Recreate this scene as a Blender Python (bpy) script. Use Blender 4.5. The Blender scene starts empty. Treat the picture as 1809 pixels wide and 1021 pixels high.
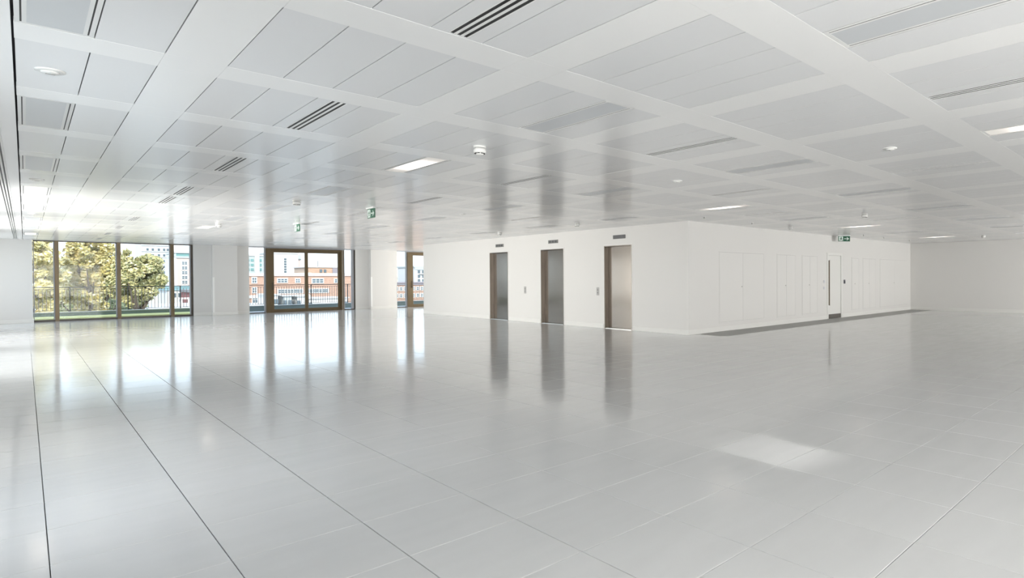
import bpy, bmesh, math, random
from mathutils import Matrix, Vector, noise
random.seed(7)
S = bpy.context.scene
COL = S.collection

# ------------------------------------------------------------------ camera
W_, H_ = 1809.0, 1021.0
F_, CX_, CY_ = 1043.8346, 1190.645, 499.2615
YAW, PITCH, ROLL, EYE = 0.8324, -0.0087, -0.0051, 1.3701
cp, sp = math.cos(PITCH), math.sin(PITCH)
fw = Vector((math.sin(YAW), math.cos(YAW), 0)); rt = Vector((math.cos(YAW), -math.sin(YAW), 0)); up = Vector((0, 0, 1))
FWD = fw * cp + up * sp
u2 = up * cp - fw * sp
RT = rt * math.cos(ROLL) + u2 * math.sin(ROLL)
UP = u2 * math.cos(ROLL) - rt * math.sin(ROLL)
cam_d = bpy.data.cameras.new('camera'); cam = bpy.data.objects.new('camera', cam_d); COL.objects.link(cam)
cam_d.sensor_width = 36.0; cam_d.sensor_fit = 'HORIZONTAL'
cam_d.lens = F_ / W_ * 36.0
cam_d.shift_x = (W_ / 2 - CX_) / W_
cam_d.shift_y = (CY_ - H_ / 2) / W_
cam_d.clip_start = 0.05; cam_d.clip_end = 2000
cam.matrix_world = Matrix(((RT.x, UP.x, -FWD.x, 0), (RT.y, UP.y, -FWD.y, 0), (RT.z, UP.z, -FWD.z, EYE), (0, 0, 0, 1)))
S.camera = cam

def project(x, y, z):
    q = Vector((x, y, z - EYE)); d = q.dot(FWD)
    if d < 0.1: return None
    return CX_ + F_ * q.dot(RT) / d, CY_ - F_ * q.dot(UP) / d
def px_area(pts):
    """size in the frame of a quad on the floor or ceiling; 0 when it is out of view"""
    q = [project(*p) for p in pts]
    if any(a is None for a in q):
        return 0.0
    xs = [a[0] for a in q]; ys = [a[1] for a in q]
    if max(xs) < -5 or min(xs) > W_ + 5 or max(ys) < -5 or min(ys) > H_ + 5: return 0.0
    a = 0
    for i in range(len(q)):
        x0, y0 = q[i]; x1, y1 = q[(i + 1) % len(q)]; a += x0 * y1 - x1 * y0
    return abs(a) / 2

# ------------------------------------------------------------------ light
S.view_settings.view_transform = 'Standard'; S.view_settings.look = 'None'
S.view_settings.gamma = 1.0; S.view_settings.use_curve_mapping = False
S.view_settings.exposure = 0.97
world = bpy.data.worlds.new('sky'); S.world = world; world.use_nodes = True
wn = world.node_tree; wn.nodes.clear()
wo = wn.nodes.new('ShaderNodeOutputWorld'); bg = wn.nodes.new('ShaderNodeBackground')
tc = wn.nodes.new('ShaderNodeTexCoord'); sx = wn.nodes.new('ShaderNodeSeparateXYZ'); rp = wn.nodes.new('ShaderNodeValToRGB')
wn.links.new(tc.outputs['Generated'], sx.inputs[0]); wn.links.new(sx.outputs['Z'], rp.inputs[0])
rp.color_ramp.elements[0].position = 0.0; rp.color_ramp.elements[0].color = (0.78, 0.89, 1.0, 1)
rp.color_ramp.elements[1].position = 0.7; rp.color_ramp.elements[1].color = (0.55, 0.72, 1.0, 1)
wn.links.new(rp.outputs[0], bg.inputs['Color']); wn.links.new(bg.outputs[0], wo.inputs[0])
bg.inputs['Strength'].default_value = 1.35

sun_d = bpy.data.lights.new('sun', 'SUN'); sun = bpy.data.objects.new('sun', sun_d); COL.objects.link(sun)
sun_d.energy = 2.4; sun_d.angle = 0.01; sun_d.color = (1.0, 0.93, 0.82)
sun.rotation_euler = Vector((0.30, 0.75, -0.58)).to_track_quat('-Z', 'Y').to_euler()

def area(name, loc, direction, sx_, sy_, power, color):
    d = bpy.data.lights.new(name, 'AREA'); d.shape = 'RECTANGLE'; d.size = sx_; d.size_y = sy_
    d.energy = power; d.color = color
    o = bpy.data.objects.new(name, d); o.location = loc
    o.rotation_euler = Vector(direction).to_track_quat('-Z', 'Y').to_euler(); COL.objects.link(o); return o
# daylight through the glazing of the left wall and of the wall behind the camera
LEFT_Y = [(3.8, 6.4), (12.6, 17.2), (18.4, 23.0), (24.8, 28.0)]
BACK_X = [(-0.9, 4.0), (18.0, 23.6)]
WLEFT, WBACK, WRIGHT, WFAR = -1.30, -6.60, 24.60, 28.785
for i, (a, b) in enumerate(LEFT_Y):
    area('left_window_daylight', (WLEFT + 0.03, (a + b) / 2, 1.35), (1, 0, 0), b - a, 2.4, (3.7, 22, 22, 3.5)[i] * (b - a), (1.0, 0.955, 0.89)).data.spread = math.radians((52, 115, 115, 180)[i])
for i, (a, b) in enumerate(BACK_X):
    area('rear_window_daylight', ((a + b) / 2, WBACK + 0.03, 1.35), (0, 1, 0), b - a, 2.4, 78 * (b - a), (1.0, 0.975, 0.935))
# two thin added lamps that stand in for faint sun patches on the floor
for cx_, cy_, sx_, h_, pw in ((3.95, 2.37, .58, .083, .17), (4.00, 2.77, .62, .045, .10)):
    area('floor_patch_lamp', (cx_, WBACK + 0.10, (cy_ - WBACK - 0.10) * 0.25), (0, 1, -0.25), sx_, h_, pw, (1.0, 0.98, 0.95)).data.spread = math.radians(1.0)
RIGHT_Y = (23.7, 28.1); XPART = 17.6
area('right_window_daylight', (XPART - 0.03, sum(RIGHT_Y) / 2, 1.35), (-1, 0, 0), 4.4, 2.4, 190, (1.0, 0.96, 0.90))
for x0, x1 in ((0.2, 4.3), (6.1, 10.0), (12.0, 15.9)):      # sampling portals of the far windows
    o = area('far_window_portal', ((x0 + x1) / 2, WFAR + 0.12, 1.35), (0, -1, 0), x1 - x0, 2.6, 1, (1, 1, 1))
    o.data.cycles.is_portal = True

# ------------------------------------------------------------------ materials
def mat(name, color, rough=0.5, metal=0.0, spec=0.5, noise_amt=0.0, noise_scale=3.0, bump=0.0, bump_scale=20.0, coat=0.0, aniso=0.0, ior=1.5, emit=None):
    m = bpy.data.materials.new(name); m.use_nodes = True; nt = m.node_tree
    b = nt.nodes['Principled BSDF']
    b.inputs['Base Color'].default_value = (*color, 1); b.inputs['Roughness'].default_value = rough
    b.inputs['Metallic'].default_value = metal; b.inputs['IOR'].default_value = ior
    b.inputs['Specular IOR Level'].default_value = spec
    b.inputs['Coat Weight'].default_value = coat; b.inputs['Coat Roughness'].default_value = 0.08
    b.inputs['Anisotropic'].default_value = aniso
    if emit:
        b.inputs['Emission Color'].default_value = (*emit[0], 1); b.inputs['Emission Strength'].default_value = emit[1]
    tcn = nt.nodes.new('ShaderNodeTexCoord')
    if noise_amt:
        n = nt.nodes.new('ShaderNodeTexNoise'); n.inputs['Scale'].default_value = noise_scale; n.inputs['Detail'].default_value = 5
        nt.links.new(tcn.outputs['Object'], n.inputs['Vector'])
        r = nt.nodes.new('ShaderNodeMapRange'); r.inputs['To Min'].default_value = 1 - noise_amt; r.inputs['To Max'].default_value = 1 + noise_amt
        nt.links.new(n.outputs['Fac'], r.inputs['Value'])
        mx = nt.nodes.new('ShaderNodeVectorMath'); mx.operation = 'SCALE'; mx.inputs[0].default_value = color
        nt.links.new(r.outputs[0], mx.inputs['Scale']); nt.links.new(mx.outputs[0], b.inputs['Base Color'])
    if bump:
        n2 = nt.nodes.new('ShaderNodeTexNoise'); n2.inputs['Scale'].default_value = bump_scale; n2.inputs['Detail'].default_value = 3
        nt.links.new(tcn.outputs['Object'], n2.inputs['Vector'])
        bp = nt.nodes.new('ShaderNodeBump'); bp.inputs['Strength'].default_value = bump; bp.inputs['Distance'].default_value = 0.01
        nt.links.new(n2.outputs['Fac'], bp.inputs['Height']); nt.links.new(bp.outputs[0], b.inputs['Normal'])
    return m

def floor_material(name, base, matt=False):
    """pale coated access-floor tiles: every tile its own slight tone, faint smears, soft gloss"""
    m = bpy.data.materials.new(name); m.use_nodes = True; nt = m.node_tree; b = nt.nodes['Principled BSDF']
    g = nt.nodes.new('ShaderNodeNewGeometry')
    off = nt.nodes.new('ShaderNodeVectorMath'); off.operation = 'SUBTRACT'; off.inputs[1].default_value = (0.0674, 0.5302, 0)
    nt.links.new(g.outputs['Position'], off.inputs[0])
    dv = nt.nodes.new('ShaderNodeVectorMath'); dv.operation = 'SCALE'; dv.inputs['Scale'].default_value = 1 / 0.6
    nt.links.new(off.outputs[0], dv.inputs[0])
    fl = nt.nodes.new('ShaderNodeVectorMath'); fl.operation = 'FLOOR'; nt.links.new(dv.outputs[0], fl.inputs[0])
    fm = nt.nodes.new('ShaderNodeVectorMath'); fm.operation = 'MULTIPLY'; fm.inputs[1].default_value = (1, 1, 0); nt.links.new(fl.outputs[0], fm.inputs[0])
    wh = nt.nodes.new('ShaderNodeTexWhiteNoise'); wh.noise_dimensions = '3D'; nt.links.new(fm.outputs[0], wh.inputs['Vector'])
    r1 = nt.nodes.new('ShaderNodeMapRange'); r1.inputs['To Min'].default_value = 0.98; r1.inputs['To Max'].default_value = 1.012
    nt.links.new(wh.outputs['Value'], r1.inputs['Value'])
    # smears drawn out along X
    mp = nt.nodes.new('ShaderNodeMapping'); mp.inputs['Scale'].default_value = (1.1, 5.0, 1); nt.links.new(g.outputs['Position'], mp.inputs[0])
    n1 = nt.nodes.new('ShaderNodeTexNoise'); n1.inputs['Scale'].default_value = 1.3; n1.inputs['Detail'].default_value = 6; nt.links.new(mp.outputs[0], n1.inputs['Vector'])
    r2 = nt.nodes.new('ShaderNodeMapRange'); r2.inputs['From Min'].default_value = 0.3; r2.inputs['From Max'].default_value = 0.7
    r2.inputs['To Min'].default_value = 0.975; r2.inputs['To Max'].default_value = 1.015; nt.links.new(n1.outputs['Fac'], r2.inputs['Value'])
    mu = nt.nodes.new('ShaderNodeMath'); mu.operation = 'MULTIPLY'; nt.links.new(r1.outputs[0], mu.inputs[0]); nt.links.new(r2.outputs[0], mu.inputs[1])
    # small dark scuffs
    n3 = nt.nodes.new('ShaderNodeTexNoise'); n3.inputs['Scale'].default_value = 2.2; n3.inputs['Detail'].default_value = 8; n3.inputs['Roughness'].default_value = 0.75
    nt.links.new(g.outputs['Position'], n3.inputs['Vector'])
    r3 = nt.nodes.new('ShaderNodeMapRange'); r3.inputs['From Min'].default_value = 0.735; r3.inputs['From Max'].default_value = 0.80
    r3.inputs['To Min'].default_value = 1.0; r3.inputs['To Max'].default_value = 0.72; nt.links.new(n3.outputs['Fac'], r3.inputs['Value'])
    mu2 = nt.nodes.new('ShaderNodeMath'); mu2.operation = 'MULTIPLY'; nt.links.new(mu.outputs[0], mu2.inputs[0]); nt.links.new(r3.outputs[0], mu2.inputs[1])
    sc = nt.nodes.new('ShaderNodeVectorMath'); sc.operation = 'SCALE'; sc.inputs[0].default_value = base; nt.links.new(mu2.outputs[0], sc.inputs['Scale'])
    nt.links.new(sc.outputs[0], b.inputs['Base Color'])
    r4 = nt.nodes.new('ShaderNodeMapRange'); r4.inputs['To Min'].default_value = 0.09; r4.inputs['To Max'].default_value = 0.15
    nt.links.new(n1.outputs['Fac'], r4.inputs['Value']); nt.links.new(r4.outputs[0], b.inputs['Roughness'])
    # each tile is very slightly out of level
    sub = nt.nodes.new('ShaderNodeVectorMath'); sub.operation = 'SUBTRACT'; sub.inputs[1].default_value = (0.5, 0.5, 0.5); nt.links.new(wh.outputs['Color'], sub.inputs[0])
    s2 = nt.nodes.new('ShaderNodeVectorMath'); s2.operation = 'MULTIPLY'; s2.inputs[1].default_value = (0.0025, 0.0025, 0); nt.links.new(sub.outputs[0], s2.inputs[0])
    ad = nt.nodes.new('ShaderNodeVectorMath'); ad.operation = 'ADD'; nt.links.new(g.outputs['Normal'], ad.inputs[0]); nt.links.new(s2.outputs[0], ad.inputs[1])
    nm = nt.nodes.new('ShaderNodeVectorMath'); nm.operation = 'NORMALIZE'; nt.links.new(ad.outputs[0], nm.inputs[0]); nt.links.new(nm.outputs[0], b.inputs['Normal'])
    b.inputs['IOR'].default_value = 1.65
    if matt:
        for l in list(b.inputs['Roughness'].links): nt.links.remove(l)
        b.inputs['Roughness'].default_value = 0.55; b.inputs['Specular IOR Level'].default_value = 0.15
    return m

def glass_material():
    m = bpy.data.materials.new('window_glass'); m.use_nodes = True; nt = m.node_tree; nt.nodes.clear()
    o = nt.nodes.new('ShaderNodeOutputMaterial'); t = nt.nodes.new('ShaderNodeBsdfTransparent'); g = nt.nodes.new('ShaderNodeBsdfGlossy')
    t.inputs[0].default_value = (0.95, 0.97, 0.96, 1); g.inputs['Roughness'].default_value = 0.02
    fr = nt.nodes.new('ShaderNodeFresnel'); fr.inputs['IOR'].default_value = 1.18; mx = nt.nodes.new('ShaderNodeMixShader')
    nt.links.new(fr.outputs[0], mx.inputs[0]); nt.links.new(t.outputs[0], mx.inputs[1]); nt.links.new(g.outputs[0], mx.inputs[2]); nt.links.new(mx.outputs[0], o.inputs[0])
    return m

def brick_material(name, c1, c2, mortar, scale):
    m = bpy.data.materials.new(name); m.use_nodes = True; nt = m.node_tree; b = nt.nodes['Principled BSDF']
    tcn = nt.nodes.new('ShaderNodeTexCoord'); mp = nt.nodes.new('ShaderNodeMapping'); mp.inputs['Rotation'].default_value = (math.radians(90), 0, 0)
    br = nt.nodes.new('ShaderNodeTexBrick'); br.inputs['Scale'].default_value = scale
    br.inputs['Color1'].default_value = (*c1, 1); br.inputs['Color2'].default_value = (*c2, 1); br.inputs['Mortar'].default_value = (*mortar, 1)
    br.inputs['Mortar Size'].default_value = 0.012
    nt.links.new(tcn.outputs['Object'], mp.inputs[0]); nt.links.new(mp.outputs[0], br.inputs['Vector']); nt.links.new(br.outputs['Color'], b.inputs['Base Color'])
    b.inputs['Roughness'].default_value = 0.9
    return m

def leaf_material(name, cols):
    m = bpy.data.materials.new(name); m.use_nodes = True; nt = m.node_tree; b = nt.nodes['Principled BSDF']
    g = nt.nodes.new('ShaderNodeNewGeometry'); r = nt.nodes.new('ShaderNodeValToRGB')
    nt.links.new(g.outputs['Random Per Island'], r.inputs[0])
    el = r.color_ramp.elements
    el[0].position = 0; el[0].color = (*cols[0], 1); el[1].position = 1; el[1].color = (*cols[-1], 1)
    for i, c in enumerate(cols[1:-1]):
        e = el.new((i + 1) / (len(cols) - 1)); e.color = (*c, 1)
    nt.links.new(r.outputs[0], b.inputs['Base Color']); b.inputs['Roughness'].default_value = 0.6
    b.inputs['Transmission Weight'].default_value = 0.0
    return m

M = {}
M['wall'] = mat('painted_plaster', (0.74, 0.73, 0.71), 0.55, noise_amt=0.01, noise_scale=0.8, bump=0.03, bump_scale=60)
M['skirting'] = mat('skirting_paint', (0.78, 0.775, 0.75), 0.35)
M['white_strip'] = mat('corner_strip', (0.93, 0.93, 0.91), 0.15)
M['riser'] = mat('riser_door_paint', (0.745, 0.735, 0.715), 0.5)
M['pan'] = mat('ceiling_panel_enamel', (0.81, 0.815, 0.825), 0.21, spec=0.5)
M['band'] = mat('ceiling_band_enamel', (0.92, 0.92, 0.915), 0.19)
M['gap'] = mat('shadow_gap', (0.10, 0.10, 0.11), 0.8)
M['black'] = mat('slot_black', (0.012, 0.012, 0.013), 0.5)
M['white'] = mat('white_metal', (0.84, 0.84, 0.83), 0.35)
M['plastic'] = mat('white_plastic', (0.80, 0.80, 0.78), 0.4)
M['diffuser'] = mat('luminaire_diffuser', (0.63, 0.65, 0.67), 0.3)
M['diffuser_lit'] = mat('luminaire_lit', (0.9, 0.88, 0.84), 0.4, emit=((1.0, 0.9, 0.82), 1.0))
_nt = M['diffuser_lit'].node_tree; _b = _nt.nodes['Principled BSDF']        # tubes behind the diffuser: brightest along its middle
_tc = _nt.nodes.new('ShaderNodeTexCoord'); _s = _nt.nodes.new('ShaderNodeSeparateXYZ'); _nt.links.new(_tc.outputs['Object'], _s.inputs[0])
_a = _nt.nodes.new('ShaderNodeMath'); _a.operation = 'ABSOLUTE'; _nt.links.new(_s.outputs['Y'], _a.inputs[0])
_r = _nt.nodes.new('ShaderNodeMapRange'); _r.interpolation_type = 'SMOOTHSTEP'; _r.inputs['From Min'].default_value = 0.05; _r.inputs['From Max'].default_value = 0.5
_r.inputs['To Min'].default_value = 1.3; _r.inputs['To Max'].default_value = 0.12; _nt.links.new(_a.outputs[0], _r.inputs['Value']); _nt.links.new(_r.outputs[0], _b.inputs['Emission Strength'])
M['floor'] = floor_material('floor_tile_coating', (0.62, 0.625, 0.622))
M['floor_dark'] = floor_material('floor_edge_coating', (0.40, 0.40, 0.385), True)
M['floor_plain'] = mat('floor_tile_coating_plain', (0.615, 0.62, 0.617), 0.12, ior=1.65)
M['subfloor'] = mat('subfloor', (0.16, 0.16, 0.15), 0.8)
M['steel'] = mat('brushed_steel', (0.23, 0.205, 0.18), 0.16, metal=1.0, aniso=0.5)
M['steel_frame'] = mat('steel_frame', (0.60, 0.58, 0.55), 0.22, metal=1.0)
M['steel_jamb'] = mat('steel_jamb', (0.25, 0.225, 0.20), 0.35, metal=1.0)
M['plate'] = mat('satin_plate', (0.42, 0.41, 0.40), 0.45)
M['dark_steel'] = mat('dark_display', (0.10, 0.10, 0.10), 0.3)
M['grey_display'] = mat('grey_display', (0.22, 0.22, 0.21), 0.3)
M['bronze'] = mat('bronze_anodised', (0.120, 0.086, 0.044), 0.38, metal=0.35)
M['bronze_dark'] = mat('bronze_dark', (0.055, 0.045, 0.035), 0.4, metal=0.3)
M['grey_frame'] = mat('grey_gasket', (0.36, 0.37, 0.40), 0.4)
M['glass'] = glass_material()
M['green'] = mat('sign_green', (0.015, 0.105, 0.055), 0.35)
M['signwhite'] = mat('sign_white', (0.75, 0.85, 0.80), 0.4)
M['rail'] = mat('railing_paint', (0.05, 0.045, 0.045), 0.5)
M['bar'] = mat('baluster_paint', (0.30, 0.245, 0.22), 0.5)
M['curb'] = mat('parapet_curb', (0.19, 0.23, 0.22), 0.8, noise_amt=0.06)
M['coping'] = mat('coping', (0.50, 0.49, 0.47), 0.8)
M['grass'] = mat('roof_turf', (0.58, 0.56, 0.22), 0.9, noise_amt=0.35, noise_scale=3.0, bump=0.5, bump_scale=40)
M['gravel'] = mat('terrace_paving', (0.55, 0.53, 0.50), 0.9, noise_amt=0.1, noise_scale=6)
M['kick'] = mat('kick_plate', (0.16, 0.15, 0.135), 0.4, metal=0.4)
M['vision'] = mat('vision_panel', (0.15, 0.12, 0.085), 0.15)
M['reader'] = mat('card_reader', (0.05, 0.055, 0.075), 0.3)
M['switch'] = mat('switch_plate', (0.66, 0.67, 0.70), 0.3)
M['bark'] = mat('bark', (0.09, 0.065, 0.045), 0.9, noise_amt=0.2, noise_scale=8)
M['leaf_gold'] = leaf_material('leaves_gold', [(0.25, 0.24, 0.08), (0.58, 0.46, 0.16), (0.78, 0.64, 0.32), (0.42, 0.38, 0.15), (0.85, 0.78, 0.55)])
M['leaf_olive'] = leaf_material('leaves_olive', [(0.17, 0.19, 0.08), (0.42, 0.38, 0.16), (0.62, 0.52, 0.25), (0.28, 0.29, 0.13), (0.74, 0.66, 0.42)])
M['leaf_dark'] = leaf_material('leaves_dark', [(0.12, 0.16, 0.08), (0.26, 0.29, 0.14), (0.42, 0.40, 0.20)])
M['bldg_white'] = mat('facade_white', (0.62, 0.61, 0.59), 0.8, noise_amt=0.03, noise_scale=0.3)
M['bldg_cream'] = mat('facade_cream', (0.60, 0.56, 0.47), 0.8)
M['bldg_pink'] = mat('facade_pink', (0.53, 0.43, 0.39), 0.8)
M['bldg_grey'] = mat('facade_grey', (0.42, 0.46, 0.46), 0.7)
M['bldg_purple'] = mat('facade_purple', (0.27, 0.24, 0.26), 0.8)
M['bldg_red'] = mat('facade_red', (0.25, 0.09, 0.08), 0.8)
M['brick'] = brick_material('brick_orange', (0.48, 0.30, 0.22), (0.42, 0.25, 0.18), (0.48, 0.38, 0.31), 2.2)
M['brick_pale'] = brick_material('brick_pale', (0.50, 0.32, 0.22), (0.43, 0.27, 0.19), (0.45, 0.38, 0.31), 2.2)
M['far_glass'] = mat('far_window_glass', (0.10, 0.13, 0.15), 0.15)
M['far_glass_green'] = mat('far_window_green', (0.16, 0.30, 0.29), 0.15)
M['far_white'] = mat('far_window_white', (0.74, 0.74, 0.72), 0.6)
M['roof_dark'] = mat('roof_felt', (0.20, 0.20, 0.20), 0.9)
M['roof_teal'] = mat('roof_teal', (0.22, 0.36, 0.38), 0.7)
M['roof_pale'] = mat('roof_pale', (0.56, 0.55, 0.53), 0.8, noise_amt=0.08, noise_scale=0.6)
M['ground'] = mat('street_ground', (0.22, 0.22, 0.21), 0.9, noise_amt=0.1, noise_scale=0.2)

# ------------------------------------------------------------------ mesh helpers
class MB:
    def __init__(s): s.v = []; s.f = []; s.m = []
    def box(s, x0, x1, y0, y1, z0, z1, mi=0):
        b = len(s.v)
        s.v += [(x0, y0, z0), (x1, y0, z0), (x1, y1, z0), (x0, y1, z0), (x0, y0, z1), (x1, y0, z1), (x1, y1, z1), (x0, y1, z1)]
        s.f += [(b, b + 3, b + 2, b + 1), (b + 4, b + 5, b + 6, b + 7), (b, b + 1, b + 5, b + 4), (b + 1, b + 2, b + 6, b + 5), (b + 2, b + 3, b + 7, b + 6), (b + 3, b, b + 4, b + 7)]
        s.m += [mi] * 6; return s
    def tube(s, p0, p1, r0, r1=None, n=8, mi=0, caps=True):
        r1 = r0 if r1 is None else r1
        p0 = Vector(p0); p1 = Vector(p1); d = (p1 - p0).normalized()
        a = d.orthogonal().normalized(); c = d.cross(a); b = len(s.v)
        for p, r in ((p0, r0), (p1, r1)):
            for i in range(n):
                t = 2 * math.pi * i / n; s.v.append(tuple(p + (a * math.cos(t) + c * math.sin(t)) * r))
        for i in range(n):
            j = (i + 1) % n; s.f.append((b + i, b + j, b + n + j, b + n + i)); s.m.append(mi)
        if caps:
            s.f.append(tuple(b + i for i in reversed(range(n)))); s.m.append(mi)
            s.f.append(tuple(b + n + i for i in range(n))); s.m.append(mi)
        return s
    def lathe(s, c, prof, n=24, mi=0):
        """prof: (radius, z) from top to bottom about the vertical axis through c"""
        b = len(s.v)
        for r, z in prof:
            for i in range(n):
                t = 2 * math.pi * i / n; s.v.append((c[0] + r * math.cos(t), c[1] + r * math.sin(t), c[2] + z))
        for k in range(len(prof) - 1):
            for i in range(n):
                j = (i + 1) % n; s.f.append((b + k * n + i, b + (k + 1) * n + i, b + (k + 1) * n + j, b + k * n + j)); s.m.append(mi)
        s.f.append(tuple(b + (len(prof) - 1) * n + i for i in reversed(range(n)))); s.m.append(mi)
        s.f.append(tuple(b + i for i in range(n))); s.m.append(mi)
        return s
    def poly(s, pts, d, mi=0):
        """extruded polygon: pts 3D, d offset vector"""
        b = len(s.v); n = len(pts)
        s.v += [tuple(p) for p in pts] + [tuple(Vector(p) + Vector(d)) for p in pts]
        s.f.append(tuple(b + i for i in range(n))); s.m.append(mi)
        s.f.append(tuple(b + n + i for i in reversed(range(n)))); s.m.append(mi)
        for i in range(n):
            j = (i + 1) % n; s.f.append((b + i, b + n + i, b + n + j, b + j)); s.m.append(mi)
        return s
    def mesh(s, name, mats, smooth=False, bevel=0):
        me = bpy.data.meshes.new(name); me.from_pydata(s.v, [], s.f)
        for m in (mats if isinstance(mats, (list, tuple)) else [mats]): me.materials.append(m)
        me.polygons.foreach_set('material_index', s.m)
        if smooth: me.polygons.foreach_set('use_smooth', [True] * len(me.polygons))
        me.update()
        bm = bmesh.new(); bm.from_mesh(me); bmesh.ops.recalc_face_normals(bm, faces=bm.faces)
        if bevel:
            bmesh.ops.bevel(bm, geom=[e for e in bm.edges if e.calc_face_angle(0) > 0.6], offset=bevel, segments=1, affect='EDGES')
        bm.to_mesh(me); bm.free()
        return me
    def build(s, name, mats, parent=None, smooth=False, bevel=0, loc=None):
        o = bpy.data.objects.new(name, s.mesh(name, mats, smooth, bevel)); COL.objects.link(o)
        if parent: o.parent = parent
        if loc: o.location = loc
        return o
def B(x0, x1, y0, y1, z0, z1): return MB().box(x0, x1, y0, y1, z0, z1)
def tag(o, label, cat=None, group=None, kind=None):
    o['label'] = label
    if cat: o['category'] = cat
    if group: o['group'] = group
    if kind: o['kind'] = kind
    return o
def thing(name, loc, label, cat, group=None, kind=None):
    o = bpy.data.objects.new(name, None); COL.objects.link(o); o.location = loc; o.empty_display_size = 0.1
    return tag(o, label, cat, group, kind)
def link_mesh(name, me, parent, loc=(0, 0, 0)):
    o = bpy.data.objects.new(name, me); COL.objects.link(o); o.parent = parent; o.location = loc; return o
def copy_tree(o, parent=None):
    c = o.copy(); COL.objects.link(c)
    if parent: c.parent = parent
    for ch in list(o.children): copy_tree(ch, c)
    return c
ORD = ['nearest', 'second nearest', 'third nearest', 'fourth nearest', 'fifth nearest', 'sixth nearest', 'seventh nearest', 'eighth nearest', 'ninth nearest', 'tenth nearest', 'eleventh nearest', 'twelfth nearest']

# ------------------------------------------------------------------ floor
X0, Y0, T = 0.0674, 5.3302, 0.6
CXW, CYW, CYE = 10.614, 9.198, 23.05          # core: left face, near face, far face
def in_core(x0, x1, y0, y1, m=0.0): return x1 > CXW - m and y1 > CYW - m and y0 < CYE + m
floor = B(WLEFT, WRIGHT, WBACK, WFAR + 0.15, -0.30, -0.035).build('floor', M['subfloor'])
tag(floor, 'pale grey glossy access floor of square tiles filling the whole office', None, kind='structure')
GAP = 0.0017
tiles = []
i0 = int(math.floor((WLEFT - X0) / T)); i1 = int(math.ceil((WRIGHT - X0) / T))
j0 = int(math.floor((WBACK - Y0) / T)); j1 = int(math.ceil((WFAR - Y0) / T))
for i in range(i0, i1):
    for j in range(j0, j1):
        x0 = X0 + i * T; x1 = x0 + T; y0 = Y0 + j * T; y1 = y0 + T
        cx0, cx1, cy0, cy1 = max(x0, WLEFT), min(x1, WRIGHT), max(y0, WBACK), min(y1, WFAR)
        if cx1 - cx0 < 0.02 or cy1 - cy0 < 0.02: continue
        full = (cx0 == x0 and cx1 == x1 and cy0 == y0 and cy1 == y1)
        if cx0 > CXW and cy0 > CYW and cy1 < CYE: continue
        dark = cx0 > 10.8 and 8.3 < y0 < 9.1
        a = px_area([(cx0, cy0, 0), (cx1, cy0, 0), (cx1, cy1, 0), (cx0, cy1, 0)])
        if in_core(cx0, cx1, cy0, cy1, -0.01) and not dark: a *= 0.3
        tiles.append((a, full, dark, cx0, cx1, cy0, cy1))
tiles.sort(key=lambda t: -t[0])
def tile_mesh(name, material):
    g = GAP; b = 0.0018
    mb = MB()
    # slab with a fine chamfer round its top
    lo = [(g, g), (T - g, g), (T - g, T - g), (g, T - g)]; hi = [(g + b, g + b), (T - g - b, g + b), (T - g - b, T - g - b), (g + b, T - g - b)]
    mb.v = [(x, y, -0.035) for x, y in lo] + [(x, y, -b) for x, y in lo] + [(x, y, 0) for x, y in hi]
    mb.f = [(0, 3, 2, 1), (8, 9, 10, 11)]
    for k in range(4):
        n = (k + 1) % 4; mb.f += [(k, n, 4 + n, 4 + k), (4 + k, 4 + n, 8 + n, 8 + k)]
    mb.m = [0] * len(mb.f)
    return mb.mesh(name, material)
tm = tile_mesh('floor_tile', M['floor'])
n_sep = 0; rest = MB()
for a, full, dark, x0, x1, y0, y1 in tiles:
    if full and a > 0 and n_sep < 300 and not dark:
        link_mesh('floor_tile', tm, floor, (x0, y0, 0)); n_sep += 1
    else:
        far = Vector((x0, y0, 0)).dot(FWD) > 17
        g_ = GAP if a > 900 else (.0002 if far else .0006)
        rest.box(x0 + g_, x1 - g_, y0 + g_, y1 - g_, -0.035, 0, 1 if dark else (2 if far else 0))
o = rest.build('distant_floor_tiles', [M['floor'], M['floor_dark'], M['floor_plain']], floor); o['kind'] = 'stuff'

# ------------------------------------------------------------------ ceiling
Z = 2.713; BX, BY = 0.573, 3.093
PZ = Z + 0.0008
ceil = B(WLEFT - 0.2, WRIGHT + 0.2, WBACK - 0.2, WFAR + 0.3, Z + 0.05, Z + 0.35).build('ceiling', M['gap'])
tag(ceil, 'white suspended metal ceiling of long panels between flat bands', None, kind='structure')
VENTS = {1.623: [-1, 1, 3, 5, 6, 9, 11, 13, 15], 4.623: [-2, 0, 2, 4, 6, 8, 10], 7.623: [-1, 1, 5], 10.623: [2], 13.623: [1]}
LUMS = {0.123: list(range(-2, 16, 2)), 3.123: list(range(-2, 16, 2)), 6.123: list(range(-2, 16, 2)), 9.123: list(range(-2, 16, 2)), 12.123: [-2, 0, 2], 15.123: [-2, 0, 2], 18.123: [0, 2], 21.123: [0, 2]}
LIT = {(0.123, 6), (0.123, 14), (3.123, 2), (3.123, 10), (6.123, -2), (9.123, 2), (15.123, 2), (21.123, 2)}
taken = {}
for x, ks in VENTS.items():
    for k in ks: taken[(round(x, 2), k)] = 'vent'
for x, ks in LUMS.items():
    for k in ks: taken[(round(x, 2), k)] = 'lum'
def box_mesh(name, w, l, h, material, g=0.0027):
    return B(g, w - g, g * 0.4, l - g * 0.4, 0, h).mesh(name, material)
panels = []
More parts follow.
